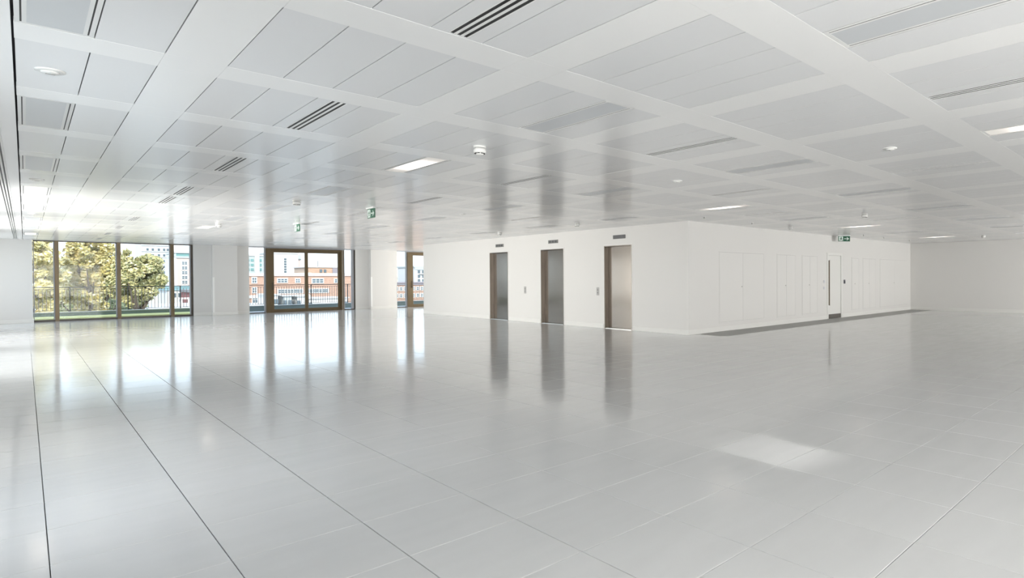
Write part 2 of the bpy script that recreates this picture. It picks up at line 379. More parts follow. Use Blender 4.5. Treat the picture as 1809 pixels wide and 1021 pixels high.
for n in range(-1, 16):
    mx0 = BX + 0.3 + 1.5 * n
    for q in range(4):
        px0 = mx0 + 0.3 * q
        if px0 < -0.05: continue
        if px0 + 0.3 > WRIGHT: continue
        for k in range(-8, 17):
            py0 = BY + 0.3 + 1.5 * k
            if (round(px0 + 0.15, 2), k) in taken: continue
            if px0 > CXW + 0.05 and py0 > CYW and py0 + 1.2 < CYE: continue
            a = px_area([(px0, py0, Z), (px0 + .3, py0, Z), (px0 + .3, py0 + 1.2, Z), (px0, py0 + 1.2, Z)])
            panels.append((a, px0, py0))
panels.sort(key=lambda t: -t[0])
pm = box_mesh('ceiling_panel', 0.3, 1.2, 0.03, M['pan'])
rest = MB()
for c, (a, x, y) in enumerate(panels):
    if c < 300 and a > 0: link_mesh('ceiling_panel', pm, ceil, (x, y, PZ))
    else: rest.box(x + .0025, x + .2975, y + .001, y + 1.199, PZ, PZ + .03)
o = rest.build('distant_ceiling_panels', M['pan'], ceil); o['kind'] = 'stuff'
bands = []
for n in range(-1, 17):                       # lengths running away to the windows
    bx = BX + 1.5 * n
    if bx < 0 or bx + 0.3 > WRIGHT: continue
    for k in range(-8, 17):
        by = BY + 0.3 + 1.5 * k
        bands.append((bx, by, 0.3, 1.2))
for k in range(-8, 18):                       # cross bands with their junction squares
    by = BY + 1.5 * k
    l = 0.3 if k < 17 else WFAR - by
    bands.append((-0.027, by, 0.6, l))
    for n in range(0, 17):
        bx = BX + 1.5 * n
        if bx + 0.3 < WRIGHT: bands.append((bx, by, 0.3, l))
        w = min(1.2, WRIGHT - bx - 0.3)
        if w > 0.05: bands.append((bx + 0.3, by, w, l))
bs = []
for x, y, w, l in bands:
    if x > CXW + 0.05 and y > CYW and y + l < CYE: continue
    bs.append((px_area([(x, y, Z), (x + w, y, Z), (x + w, y + l, Z), (x, y + l, Z)]), x, y, w, l))
bs.sort(key=lambda t: -t[0])
cache = {}; rest = MB()
for c, (a, x, y, w, l) in enumerate(bs):
    if c < 300 and a > 0:
        key = (round(w, 3), round(l, 3))
        if key not in cache:
            g = 0.0025 if key == (0.3, 1.2) else 0.0004
            cache[key] = B(g, w - g, 0.0004, l - 0.0004, 0, 0.03).mesh('ceiling_band', M['band'])
        link_mesh('ceiling_band', cache[key], ceil, (x, y, Z))
    else: rest.box(x + .0005, x + w - .0005, y + .0005, y + l - .0005, Z, Z + .03)
o = rest.build('distant_ceiling_bands', M['band'], ceil); o['kind'] = 'stuff'
# plasterboard margin along the left wall with its linear diffuser
SLX = -0.235
mb = MB().box(WLEFT, SLX, WBACK, WFAR - .5, Z, Z + .04).box(SLX + .105, -0.036, WBACK, WFAR - .5, Z, Z + .04)
mb.box(WLEFT, -0.036, WFAR - .5, WFAR, Z, Z + .04)
mb.build('margin_board', M['band'], ceil)
t = thing('linear_air_diffuser', (SLX, 10, Z), 'long black-slotted air diffuser running along the left edge of the ceiling', 'air vent')
yd0, yd1 = WBACK, WFAR - .5
B(0.001, 0.104, yd0 - 10, yd1 - 10, 0.012, 0.016).build('slot_backing', M['black'], t)
for q in range(4): B(0.0 + q * .0295, 0.016 + q * .0295, yd0 - 10, yd1 - 10, -0.003, 0.012).build('blade', M['white'], t)

# ceiling fittings
def make_vent():
    r = thing('air_vent', (0, 0, 0), 'x', 'air vent')
    g = .0025
    MB().box(-.15 + g, -.056, -.6, .6, 0, .03).box(.056, .15 - g, -.6, .6, 0, .03).box(-.056, .056, -.6, -.585, 0, .03).box(-.056, .056, .585, .6, 0, .03).build('panel', M['pan'], r)
    for q in range(3): B(-.056 + .0385 * q + .008, -.056 + .0385 * q + .029, -.585, .585, .0015, .006).build('slot', M['black'], r)
    for q in range(4): 
        a = -.056 + .0385 * q - .0095; B(max(a, -.056) , min(a + .0175, .056), -.585, .585, -.0005, .02).build('divider', M['white'], r)
    return r
def make_lum(lit):
    r = thing('ceiling_light', (0, 0, 0), 'x', 'ceiling light')
    g = .0025
    MB().box(-.15 + g, -.128, -.6, .6, 0, .03).box(.128, .15 - g, -.6, .6, 0, .03).box(-.128, .128, .572, .6, 0, .03).box(-.128, .128, -.6, -.572, 0, .03) \
        .box(-.121, -.104, -.572, .572, 0, .03).box(.104, .121, -.572, .572, 0, .03).build('frame', M['white'], r)
    for s in (-1, 1): B(s * .1245 - .0035, s * .1245 + .0035, -.572, .572, .0008, .028).build('shadow_slot', M['black'], r)
    d = MB().box(-.104, .104, -.572, .572, .0004, .02)
    d.build('diffuser', M['diffuser_lit'] if lit else M['diffuser'], r)
    return r
proto = None
vrow = {1.623: 'in the left vent row between the two left wide bands', 4.623: 'in the second vent row from the left', 7.623: 'in the third vent row from the left', 10.623: 'in the ceiling in front of the lift core corner', 13.623: 'in the ceiling right of the lift core corner'}
for x, ks in VENTS.items():
    ks = [k for k in ks]
    for c, k in enumerate(ks):
        o = make_vent() if proto is None else copy_tree(proto)
        if proto is None: proto = o
        o.location = (x, BY + .9 + 1.5 * k, PZ)
        o['label'] = ('%s black-slotted air vent ' % (ORD[c] if len(ks) > 1 else 'narrow')) + vrow[x]
        o['group'] = 'slotted ceiling air vents'
plum = {}
lrow = {0.123: 'in the row along the left edge', 3.123: 'in the second light row from the left', 6.123: 'in the third light row from the left', 9.123: 'in the fourth light row from the left',
        12.123: 'in the row right of the core corner', 15.123: 'in the row before the vision panel door', 18.123: 'in the row beyond the vision panel door', 21.123: 'in the row before the far right wall'}
for x, ks in LUMS.items():
    for c, k in enumerate(ks):
        lit = (x, k) in LIT
        if lit not in plum: plum[lit] = make_lum(lit); o = plum[lit]
        else: o = copy_tree(plum[lit])
        o.location = (x, BY + .9 + 1.5 * k, PZ)
        o['label'] = ('%s %s ceiling light panel ' % (ORD[c], 'glowing warm white' if lit else 'unlit grey')) + lrow[x]
        o['group'] = 'rectangular ceiling lights'

# smoke detectors that hang, and flush sounder discs
def make_detector():
    r = thing('smoke_detector', (0, 0, 0), 'x', 'smoke detector')
    MB().lathe((0, 0, 0), [(.062, 0), (.062, -.012), (.058, -.018)], 28).build('base', M['plastic'], r, True)
    MB().lathe((0, 0, 0), [(.050, -.018), (.050, -.026)], 28).build('neck', M['grey_display'], r, True)
    MB().lathe((0, 0, 0), [(.060, -.026), (.061, -.060), (.052, -.072)], 28).build('body', M['plastic'], r, True)
    for q in range(8):
        t0 = q * math.pi / 4
        MB().box(-.012, .012, -.006, .006, -.078, -.066).build('chamber_slot', M['black'], r, loc=(.044 * math.cos(t0), .044 * math.sin(t0), 0)).rotation_euler = (0, 0, t0 + math.pi / 2)
    MB().lathe((0, 0, 0), [(.040, -.072), (.036, -.086), (.018, -.092)], 24).build('cap', M['plastic'], r, True)
    return r
DETS = [(3.123, 5.5, 'large white smoke detector hanging from the ceiling between camera and lifts'), (3.123, 11.5, 'smoke detector hanging in mid ceiling, above and left of the exit signs'),
        (3.123, 17.5, 'small smoke detector near the windows, above the left pier'), (9.123, 11.5, 'smoke detector on the ceiling in front of the middle lift'),
        (9.3, 15.3, 'small white detector above the farthest lift'), (12.123, 5.5, 'smoke detector hanging before the core wall with riser doors'),
        (21.4, 5.6, 'smoke detector hanging in front of the far right wall'), (13.75, 8.3, 'small detector close to the core wall above the double riser door')]
pd = None
for x, y, l in DETS:
    if pd is None: pd = make_detector(); o = pd
    else: o = copy_tree(pd)
    o.location = (x, y, Z); o['label'] = l; o['group'] = 'ceiling smoke detectors'
def make_disc():
    r = thing('ceiling_sounder', (0, 0, 0), 'x', 'ceiling disc')
    MB().lathe((0, 0, 0), [(.072, .004), (.070, -.006), (.060, -.010)], 32).build('rim', M['plastic'], r, True)
    MB().lathe((0, 0, 0), [(.045, -.010), (.040, -.018), (.012, -.022)], 24).build('dome', M['plastic'], r, True)
    MB().box(-.022, .022, -.004, .004, -.024, -.016).build('sensor', M['grey_display'], r)
    return r
DISCS = [(.123, 5.5, 'largest round flush disc, top left of the ceiling'), (.123, 11.5, 'middle round flush disc of the left ceiling edge'), (.123, 17.5, 'farthest round flush disc of the left ceiling edge'),
         (6.123, 2.5, 'round flush disc at the right of the ceiling'), (6.123, 5.5, 'faint round disc in mid ceiling above the lift core corner'), (6.123, 11.5, 'small round disc in the ceiling right of the exit sign')]
pdisc = None
for x, y, l in DISCS:
    if pdisc is None: pdisc = make_disc(); o = pdisc
    else: o = copy_tree(pdisc)
    o.location = (x, y, PZ); o['label'] = l; o['group'] = 'round ceiling discs'
def make_sprinkler():
    r = thing('sprinkler_head', (0, 0, 0), 'x', 'sprinkler')
    MB().lathe((0, 0, 0), [(.035, .002), (.034, -.006)], 20).build('rosette', M['white'], r, True)
    MB().tube((0, 0, -.006), (0, 0, -.035), .009).build('body', M['grey_display'], r)
    MB().lathe((0, 0, 0), [(.018, -.035), (.018, -.038)], 16).build('deflector', M['grey_display'], r)
    return r
psp = None
for x, y, l in [(10.16, 8.33, 'tiny sprinkler head above the core corner'), (12.1, 8.4, 'tiny sprinkler head above the double riser door'), (18.2, 8.3, 'tiny sprinkler head by the green sign of the core wall'),
                (19.8, 8.3, 'tiny sprinkler head right of the green sign of the core wall'), (22.1, 8.3, 'tiny sprinkler head above the far inner corner')]:
    if psp is None: psp = make_sprinkler(); o = psp
    else: o = copy_tree(psp)
    o.location = (x, y, Z); o['label'] = l; o['group'] = 'sprinkler heads'

# exit signs: plate in the plane x = const, read from the -x side
def exit_sign(x, y0, y1, label, face=1):
    """arrow towards y0 side (the nearer end)"""
    c = (y0 + y1) / 2; w = abs(y1 - y0); h = .175
    r = thing('exit_sign', (x, c, Z), label, 'exit sign')
    B(-.035, .035, -w / 2, w / 2, -.020, 0).build('mounting', M['white'], r)
    B(-.006, .006, -w / 2, w / 2, -.020 - h, -.020).build('sign_plate', M['green'], r)
    s = -1
    xf = -.006; d = (-.0012, 0, 0)
    zc = -.020 - h / 2
    Yl = w / 2      # left end as seen from -x looking +x is +y
    def P(u, v): return (xf, Yl - u * w, zc + v * h)
    # doorway with the running figure on the left
    MB().poly([P(.05, -.42), P(.40, -.42), P(.40, .42), P(.05, .42)], d).build('pictogram_door', M['signwhite'], r)
    d2 = (-.0024, 0, 0)
    man = MB()
    hc = [(.245 + .04 * math.cos(a), .27 + .075 * math.sin(a)) for a in [q * math.pi / 5 for q in range(10)]]
    man.poly([P(*q) for q in hc], d2)
    for st in ([(.20, .18), (.28, .18), (.27, -.08), (.19, -.08)], [(.27, .16), (.36, .02), (.34, -.02), (.26, .08)], [(.20, .16), (.12, .04), (.14, .00), (.21, .08)],
               [(.24, -.05), (.34, -.20), (.36, -.38), (.32, -.38), (.30, -.22), (.20, -.08)], [(.19, -.05), (.17, -.20), (.08, -.30), (.10, -.35), (.21, -.23), (.24, -.08)]):
        man.poly([P(*q) for q in st], d2)
    man.build('pictogram_figure', M['green'], r)
    ar = MB().poly([P(.50, -.06), (P(.50, .06)), P(.72, .06), P(.72, -.06)], d)
    ar.poly([P(.70, .28), P(.76, .28), P(.92, 0), P(.76, -.28), P(.70, -.28), P(.80, 0)], d)
    ar.poly([P(.68, .06), P(.80, .06), P(.86, 0), P(.80, -.06), P(.68, -.06)], d)
    ar.build('arrow', M['signwhite'], r)
    return r
exit_sign(4.40, 11.52, 11.86, 'larger green exit sign with white arrow hanging in mid ceiling')
exit_sign(4.42, 16.05, 16.45, 'small green exit sign near the windows left of the larger one')
es = exit_sign(17.72, 8.75, 9.15, 'green exit sign hanging above the vision panel door of the core')
es.rotation_euler = (0, 0, math.radians(50))
es.location = (18.0, 8.87, Z)

# ------------------------------------------------------------------ walls
TH = 0.2
def wall(name, label, boxes, material='wall'):
    mb = MB()
    for b in boxes: mb.box(*b)
    return tag(mb.build(name, M[material]), label, None, kind='structure')
def pierce(a0, a1, holes):
    """segments of a0..a1 outside the holes"""
    out = []; c = a0
    for h0, h1 in sorted(holes):
        out.append((c, h0)); c = h1
    out.append((c, a1)); return out
HT = Z + .05
# left wall and rear wall, both glazed, outside the frame
bx = [(WLEFT - TH, WLEFT, a, b, 0, HT) for a, b in pierce(WBACK, WFAR, LEFT_Y)]
bx += [(WLEFT - TH, WLEFT, a, b, 2.58, HT) for a, b in LEFT_Y] + [(WLEFT - TH, WLEFT, a, b, 0, .12) for a, b in LEFT_Y]
wall('wall_left', 'white left wall with tall glazing, outside the frame', bx)
bx = [(a, b, WBACK - TH, WBACK, 0, HT) for a, b in pierce(WLEFT - TH, WRIGHT + TH, BACK_X)]
bx += [(a, b, WBACK - TH, WBACK, 2.58, HT) for a, b in BACK_X] + [(a, b, WBACK - TH, WBACK, 0, .12) for a, b in BACK_X]
wall('wall_back', 'white wall behind the camera with wide windows', bx)
wall('wall_right', 'plain white end wall at the far right', [(WRIGHT, WRIGHT + TH, WBACK, WFAR, 0, HT)])
a, b = RIGHT_Y
wall('wall_behind_core', 'white end wall of the strip behind the core, hidden by it', [(XPART, XPART + TH, CYE, a, 0, HT), (XPART, XPART + TH, b, WFAR, 0, HT), (XPART, XPART + TH, a, b, 2.58, HT), (XPART, XPART + TH, a, b, 0, .12)])
r = thing('window_10', (XPART + .1, a, 0), 'tall window in the end wall behind the core, hidden by it', None, kind='structure')
L = b - a; MB().box(-.03, .03, 0, .05, .12, 2.58).box(-.03, .03, L - .05, L, .12, 2.58).box(-.03, .03, L / 2 - .025, L / 2 + .025, .12, 2.58).box(-.03, .03, 0, L, .12, .17).box(-.03, .03, 0, L, 2.53, 2.58).build('frame', M['bronze'], r)
B(-.006, .006, .05, L - .05, .17, 2.53).build('glass_pane', M['glass'], r)
# far (window) wall: solid piers
wall('wall_far', 'white piers between the tall windows', [(WLEFT, 0.175, 28.40, WFAR + .1, 0, HT), (4.33, 6.10, 28.74, WFAR + .15, 0, HT), (10.10, 11.95, 28.74, WFAR + .15, 0, HT), (16.0, WRIGHT, 28.74, WFAR + .15, 0, HT)])
cb = B(0, .78, 0, .30, 0, Z).mesh('column', M['wall'], bevel=.002)
for c, (x, l) in enumerate([(4.87, 'white column standing out from the pier between the left and middle windows'), (10.66, 'white column standing out from the pier left of the farthest window')]):
    o = bpy.data.objects.new('column', cb); COL.objects.link(o); o.location = (x, 28.44, 0); tag(o, l, 'column', kind='structure')
    MB().box(-.008, .055, -.008, 0, .0, 1.47).box(-.008, 0, 0, .06, .0, 1.47).build('corner_strip', M['white_strip'], o)  # glossy white strip up the lower left edge of the column
def skirt(name, label, boxes):
    mb = MB()
    for b in boxes: mb.box(*b)
    return tag(mb.build(name, M['skirting'], bevel=.003), label, None, kind='structure')
SK = .115
skirt('baseboard_far', 'low white skirting along the window wall piers', [(WLEFT, .19, 28.385, 28.40, 0, SK), (4.33, 4.87, 28.725, 28.74, 0, SK), (4.855, 5.665, 28.425, 28.44, 0, SK), (5.65, 6.10, 28.725, 28.74, 0, SK),
      (10.10, 10.66, 28.725, 28.74, 0, SK), (10.645, 11.455, 28.425, 28.44, 0, SK), (11.44, 11.95, 28.725, 28.74, 0, SK)])
# lift wall of the core (plane x = CXW) with three openings
LIFTS = [(11.14, 12.22), (14.02, 15.15), (16.98, 18.09)]
LH = 2.235
bx = [(CXW, CXW + .3, a, b, 0, HT) for a, b in pierce(CYW, CYE, LIFTS)] + [(CXW, CXW + .3, a, b, LH, HT) for a, b in LIFTS]
bx += [(CXW + .3, CXW + .32, CYW + .3, CYE - .2, 0, HT)]
wall('wall_core_left', 'bright white lift wall with three lift doors', bx)
D0, D1 = 17.50, 18.46; DH = 2.10
bx = [(a, b, CYW, CYW + .15, 0, HT) for a, b in pierce(CXW + .3, WRIGHT, [(D0, D1)])] + [(D0, D1, CYW, CYW + .15, DH, HT), (D0, D1, CYW + .12, CYW + .15, 0, DH)]
wall('wall_core_front', 'long white core wall with riser doors, right of the lifts', bx)
wall('wall_core_back', 'hidden rear wall of the lift core', [(CXW + .3, WRIGHT, CYE - .15, CYE, 0, HT)])
sk = [(CXW - .014, CXW, a, b, 0, SK) for a, b in pierce(CYW - .014, CYE, [(a - .04, b + .04) for a, b in LIFTS])]
skirt('baseboard_core_left', 'low white skirting along the lift wall', sk)
skirt('baseboard_core_front', 'low white skirting along the riser door wall', [(CXW, D0 - .06, CYW - .014, CYW, 0, SK), (D1 + .06, WRIGHT, CYW - .014, CYW, 0, SK)])
skirt('baseboard_right', 'low white skirting along the far right wall', [(WRIGHT - .014, WRIGHT, WBACK, CYW, 0, SK)])

# ------------------------------------------------------------------ lifts
who = ['nearest', 'middle', 'farthest']
for c, (a, b) in enumerate(LIFTS):
    w = b - a
    r = thing('lift_entrance', (CXW, a, 0), '%s of the three steel lift doors in the white core wall' % who[c], 'lift door', 'steel lift doors')
    f = MB()
    f.box(-.012, .13, 0, .022, 0, LH).box(-.012, .13, w - .022, w, 0, LH).box(-.012, .13, .022, w - .022, LH - .022, LH)
    f.build('frame', M['steel_jamb'], r, bevel=.002)
    MB().box(-.006, 0, -.03, 0, 0, LH + .03).box(-.006, 0, w, w + .03, 0, LH + .03).box(-.006, 0, 0, w, LH, LH + .03).build('architrave', M['skirting'], r)
    sp_ = w - .36 * w
    B(.118, .15, sp_ + .004, w - .022, .012, LH - .022).build('door_leaf', M['steel'], r, bevel=.002)
    B(.105, .14, .022, sp_, .012, LH - .022).build('door_leaf', M['steel'], r, bevel=.002)
    B(.15, .17, .02, w - .02, 0, LH - .02).build('shaft_backing', M['black'], r)
    MB().box(.0, .15, .022, w - .022, 0, .012).box(.03, .036, .022, w - .022, .012, .014).box(.06, .066, .022, w - .022, .012, .014).build('threshold', M['steel_frame'], r)
    ic = (a + b) / 2 - .07
    d = thing('lift_indicator', (CXW, ic, 2.455), '%s display panel above the %s lift door' % (['dark', 'grey', 'grey'][c], who[c]), 'display', 'lift displays')
    B(-.018, 0, -.235, .235, -.05, .05).build('housing', M['dark_steel'] if c == 0 else M['grey_display'], d, bevel=.003)
    for q in range(3): B(-.021, -.018, -.19 + q * .14, -.09 + q * .14, -.032, .032).build('display_window', M['dark_steel'], d)
for c, (y, l) in enumerate([(12.49, 'steel call button plate left of the nearest lift door'), (16.0, 'steel call button plate left of the middle lift door')]):
    r = thing('call_button_plate', (CXW, y, 1.0), l, 'call buttons', 'lift call button plates')
    B(-.008, 0, -.055, .055, -.11, .11).build('plate', M['plate'], r, bevel=.002)
    for z in (-.04, .04): MB().tube((-.014, 0, z), (-.008, 0, z), .019, n=16).build('button', M['grey_display'], r)

# ------------------------------------------------------------------ riser doors and escape door in the core wall
RISERS = [(11.80, 13.84, 'wide flush double riser door nearest the core corner'), (14.48, 15.50, 'flush white riser door left of the vision panel door, the left one of two'), (15.88, 16.84, 'flush white riser door next to the switches'),
          (19.22, 19.80, 'narrow flush riser door just right of the card reader'), (20.10, 21.20, 'flush white riser door, middle one right of the card reader'), (21.58, 24.30, 'widest flush riser door beside the far right corner')]
for a, b, l in RISERS:
    w = b - a; z0, z1 = .20, 2.04
    r = thing('riser_door', (a, CYW, z0), l, 'riser door', 'flush white riser doors')
    h = z1 - z0; f = .03
    MB().box(0, w, -.006, 0, 0, f).box(0, w, -.006, 0, h - f, h).box(0, f, -.006, 0, f, h - f).box(w - f, w, -.006, 0, f, h - f).build('frame', M['riser'], r, bevel=.0015)
    B(f, w - f, -.0008, 0, f, h - f).build('shadow_gap', M['gap'], r)
    n = 2 if w > .95 else 1
    lw = (w - 2 * f) / n
    for q in range(n):
        lf = B(f + q * lw + .0025, f + (q + 1) * lw - .0025, -.005, -.0008, f + .0025, h - f - .0025).build('door_leaf', M['riser'], r)
    MB().tube((w / 2 - .05, -.009, h * .5), (w / 2 - .05, -.005, h * .5), .014, n=12).build('lock', M['steel_frame'], r)
dr = thing('door_1', (D0, CYW, 0), 'white door with narrow dark vision panel and dark kick plate in the core wall', None, kind='structure')
w = D1 - D0
MB().box(-.05, .035, -.014, .12, 0, DH + .05).box(w - .035, w + .05, -.014, .12, 0, DH + .05).box(.035, w - .035, -.014, .12, DH - .035, DH + .05).build('frame', M['skirting'], dr, bevel=.003)
MB().box(.038, w - .038, .012, .055, .006, DH - .038).build('leaf', M['skirting'], dr, bevel=.002)
B(.052, .148, .008, .0125, .44, 1.90).build('vision_panel', M['vision'], dr)
MB().box(.042, .052, .004, .0125, .425, 1.915).box(.148, .158, .004, .0125, .425, 1.915).build('vision_panel_bead', M['bronze'], dr)
B(.045, w - .045, .006, .0125, .01, .145).build('kick_plate', M['kick'], dr)
for z, l in ((1.215, 'upper of two pale switches left of the vision panel door'), (1.01, 'lower of two pale switches left of the vision panel door')):
    r = thing('wall_switch', (17.26, CYW, z), l, 'switch', 'wall switches')
    B(-.045, .045, -.010, 0, -.045, .045).build('plate', M['switch'], r, bevel=.003)
    B(-.015, .015, -.014, -.010, -.022, .022).build('rocker', M['switch'], r)
r = thing('card_reader', (18.67, CYW, 1.20), 'small dark card reader right of the vision panel door', 'card reader')
B(-.045, .045, -.022, 0, -.065, .065).build('housing', M['reader'], r, bevel=.004); B(-.012, .012, -.024, -.022, .03, .04).build('indicator_lamp', M['switch'], r)

# ------------------------------------------------------------------ far windows
WB, WT = .055, Z
def pane(parent, x0, x1, z0, z1, y=.055): return B(x0, x1, y, y + .012, z0, z1).build('glass_pane', M['glass'], parent)
def win(name, x, label): return thing(name, (x, WFAR, 0), label, None, kind='structure')
w1 = win('window_1', 0.19, 'widest floor-to-ceiling window at the left with the autumn tree behind')
L = 4.13
MB().box(0, L, -.03, .10, 0, WB).build('sill', M['bronze_dark'], w1, bevel=.003)
B(0, L, 0, .10, WT - .03, WT).build('head', M['bronze_dark'], w1)
B(0, .02, 0, .10, WB, WT - .03).build('jamb', M['grey_frame'], w1)
B(L - .055, L, -.02, .10, WB, WT - .03).build('jamb', M['bronze_dark'], w1)
B(L - .085, L - .055, 0, .10, WB, WT - .03).build('gasket', M['grey_frame'], w1)
prev = .02
for mx in (.535, 2.065, 3.525):
    B(mx - .045, mx + .055, -.05, .12, 0, WT).build('mullion', M['bronze'], w1, bevel=.003)
    B(mx - .075, mx - .045, 0, .09, WB, WT - .03).build('gasket', M['grey_frame'], w1)
    pane(w1, prev, mx - .075, WB, WT - .03); prev = mx + .055
pane(w1, prev, L - .085, WB, WT - .03)
def door_window(wname, dname, x0, wl, wr, d0, d1, wlabel, dlabel):
    """side lights either side of a sliding door with bronze frame"""
    w_ = win(wname, x0, wlabel); L = wr
    MB().box(0, d0 - .02, 0, .10, 0, .03).box(d1 + .02, L, 0, .10, 0, .03).build('sill', M['bronze_dark'], w_)
    B(0, L, 0, .10, WT - .03, WT).build('head', M['grey_frame'], w_)
    for a in (d0 - .05, d1 + .0): B(a, a + .05, 0, .10, 0, WT - .03).build('post', M['grey_frame'], w_)
    B(L - .14, L - .05, 0, .10, .03, WT - .03).build('post', M['grey_frame'], w_)
    B(L - .05, L, -.02, .10, .03, WT - .03).build('jamb', M['bronze_dark'], w_)
    pane(w_, 0, d0 - .05, .03, WT - .03); pane(w_, d1 + .05, L - .14, .03, WT - .03)
    B(d0, d1, 0, .10, 2.66, WT - .03).build('transom', M['grey_frame'], w_)
    d = win(dname, x0 + d0, dlabel); W = d1 - d0
    MB().box(0, .15, -.05, .10, 0, 2.66).box(W - .11, W, -.05, .10, 0, 2.66).box(.15, W - .11, -.05, .10, 2.57, 2.66).box(.15, W - .11, -.05, .10, 0, .04).build('frame', M['bronze'], d, bevel=.004)
    m = W * .5
    for a, b, yy, hd in ((.15, m + .05, -.035, True), (m - .05, W - .11, .03, False)):
        lf = MB().box(a, a + .13, yy, yy + .05, .04, 2.57).box(b - .11, b, yy, yy + .05, .04, 2.57).box(a + .13, b - .11, yy, yy + .05, 2.50, 2.57).box(a + .13, b - .11, yy, yy + .05, .04, .14).build('sliding_leaf', M['bronze'], d, bevel=.003)
        B(a + .13, b - .11, yy + .02, yy + .032, .14, 2.50).build('glass_pane', M['glass'], lf)
        if hd:
            MB().box(a + .05, a + .075, yy - .05, yy - .03, .95, 1.25).box(a + .052, a + .073, yy - .03, yy, .97, .99).box(a + .052, a + .073, yy - .03, yy, 1.21, 1.23).build('handle', M['bronze_dark'], lf, bevel=.003)
    B(W - .06, W - .045, -.056, -.05, 0, 2.66).build('trim_strip', M['coping'], d)
door_window('window_2', 'door_2', 6.10, 0, 4.0, .58, 3.52, 'side lights flanking the middle sliding door', 'bronze-framed sliding glass door in the middle of the window wall')
door_window('window_3', 'door_3', 11.95, 0, 4.0, .50, 3.44, 'narrow side lights of the farthest window by the core', 'bronze-framed sliding glass door partly hidden behind the core')
for wi, segs in (('l', LEFT_Y), ('b', BACK_X)):
    for c, (a, b) in enumerate(segs):
        if wi == 'l':
            r = thing('window_%d' % (4 + c), (WLEFT - .1, a, 0), '%s tall window of the left wall, outside the frame' % ORD[c], None, kind='structure')
            L = b - a; MB().box(-.03, .03, 0, .05, .12, 2.58).box(-.03, .03, L - .05, L, .12, 2.58).box(-.03, .03, L / 2 - .025, L / 2 + .025, .12, 2.58).box(-.03, .03, 0, L, .12, .17).box(-.03, .03, 0, L, 2.53, 2.58).build('frame', M['bronze'], r)
            B(-.006, .006, .05, L - .05, .17, 2.53).build('glass_pane', M['glass'], r)
        else:
            r = thing('window_%d' % (8 + c), (a, WBACK - .1, 0), '%s wide window of the wall behind the camera from the left wall' % ORD[c], None, kind='structure')
            L = b - a; MB().box(0, .05, -.03, .03, .12, 2.58).box(L - .05, L, -.03, .03, .12, 2.58).box(L / 2 - .025, L / 2 + .025, -.03, .03, .12, 2.58).box(0, L, -.03, .03, .12, .17).box(0, L, -.03, .03, 2.53, 2.58).build('frame', M['bronze'], r)
            B(.05, L - .05, -.006, .006, .17, 2.53).build('glass_pane', M['glass'], r)

# ------------------------------------------------------------------ terrace outside
t = B(-3, 26, WFAR + .15, 31.25, -.5, -.02).build('terrace_deck', M['gravel']); tag(t, 'pale terrace paving outside the windows', None, kind='structure')
g = B(-3, 5.4, WFAR + .45, 30.98, -.02, .075).build('roof_turf', M['grass']); tag(g, 'sunlit strip of green roof turf outside the left window', 'grass', kind='stuff')
cu = MB().box(-3, 26, 31.0, 31.22, -.02, .20); cu.box(-3, 26, 30.97, 31.25, .20, .225, 1); cu = cu.build('parapet', [M['curb'], M['coping']]); tag(cu, 'low grey parapet kerb carrying the terrace railing', None, kind='structure')
rl = thing('terrace_railing', (0, 31.1, .225), 'dark metal railing with thin upright bars on the terrace parapet', 'railing')
B(-3, 17, -.025, .025, .885, .915).build('handrail', M['rail'], rl)
B(-3, 17, -.012, .012, .815, .830).build('upper_rail', M['rail'], rl)
B(-3, 17, -.012, .012, .045, .060).build('lower_rail', M['rail'], rl)
bm_ = B(-.008, .008, -.008, .008, .060, .815).mesh('baluster', M['bar']); pm_ = B(-.014, .014, -.03, .03, 0, .885).mesh('post', M['rail'])
for q in range(-12, 170):
    x = q * .0985 + .03
    if q % 16 == 11: link_mesh('railing_post', pm_, rl, (x, 0, 0))
    else: link_mesh('baluster', bm_, rl, (x, 0, 0))

# ------------------------------------------------------------------ trees
def tree(x, y, zc, rx, rz, leafm, label, n, seed, lean=0):
    rnd = random.Random(seed)
    base = -12.0
    r = thing('autumn_tree', (x, y, base), label, 'tree', 'trees beyond the terrace')
    tk = MB(); top = zc - base
    tk.tube((0, 0, 0), (lean, 0, top), .26, .07, 10)
    for q in range(16):
        a = rnd.uniform(0, 2 * math.pi); h = top - rnd.uniform(-.2, 1.0) * rz
        e = (lean + math.cos(a) * rx * rnd.uniform(.5, .9), math.sin(a) * rx * rnd.uniform(.5, .9), h + rnd.uniform(.4, 1.6))
        tk.tube((lean * .8, 0, h - .8), e, .09, .02, 5)
    tk.build('trunk', M['bark'], r)
    blobs = []
    for q in range(110):
        while True:
            v = Vector((rnd.uniform(-1, 1), rnd.uniform(-1, 1), rnd.uniform(-1, 1)))
            if .25 < v.length < 1: break
        blobs.append((Vector((lean + v.x * rx * .86, v.y * rx * .86, top + v.z * rz * .86)), rnd.uniform(.45, .95) * rx * .27))
    lv = MB()
    for q in range(n):
        c, br = rnd.choice(blobs)
        d = Vector((rnd.gauss(0, 1), rnd.gauss(0, 1), rnd.gauss(0, 1))).normalized() * br * rnd.random() ** .4
        p = c + d
        a = Vector((rnd.gauss(0, 1), rnd.gauss(0, 1), rnd.gauss(0, 1))).normalized(); b = a.orthogonal().normalized()
        s = rnd.uniform(.06, .13)
        k = len(lv.v); lv.v += [tuple(p - a * s), tuple(p + b * s * .6), tuple(p + a * s), tuple(p - b * s * .6)]
        lv.f.append((k, k + 1, k + 2, k + 3)); lv.m.append(0)
    me = bpy.data.meshes.new('foliage'); me.from_pydata(lv.v, [], lv.f); me.materials.append(leafm)
    o = bpy.data.objects.new('foliage', me); COL.objects.link(o); o.parent = r; o['kind'] = 'stuff'
    return r
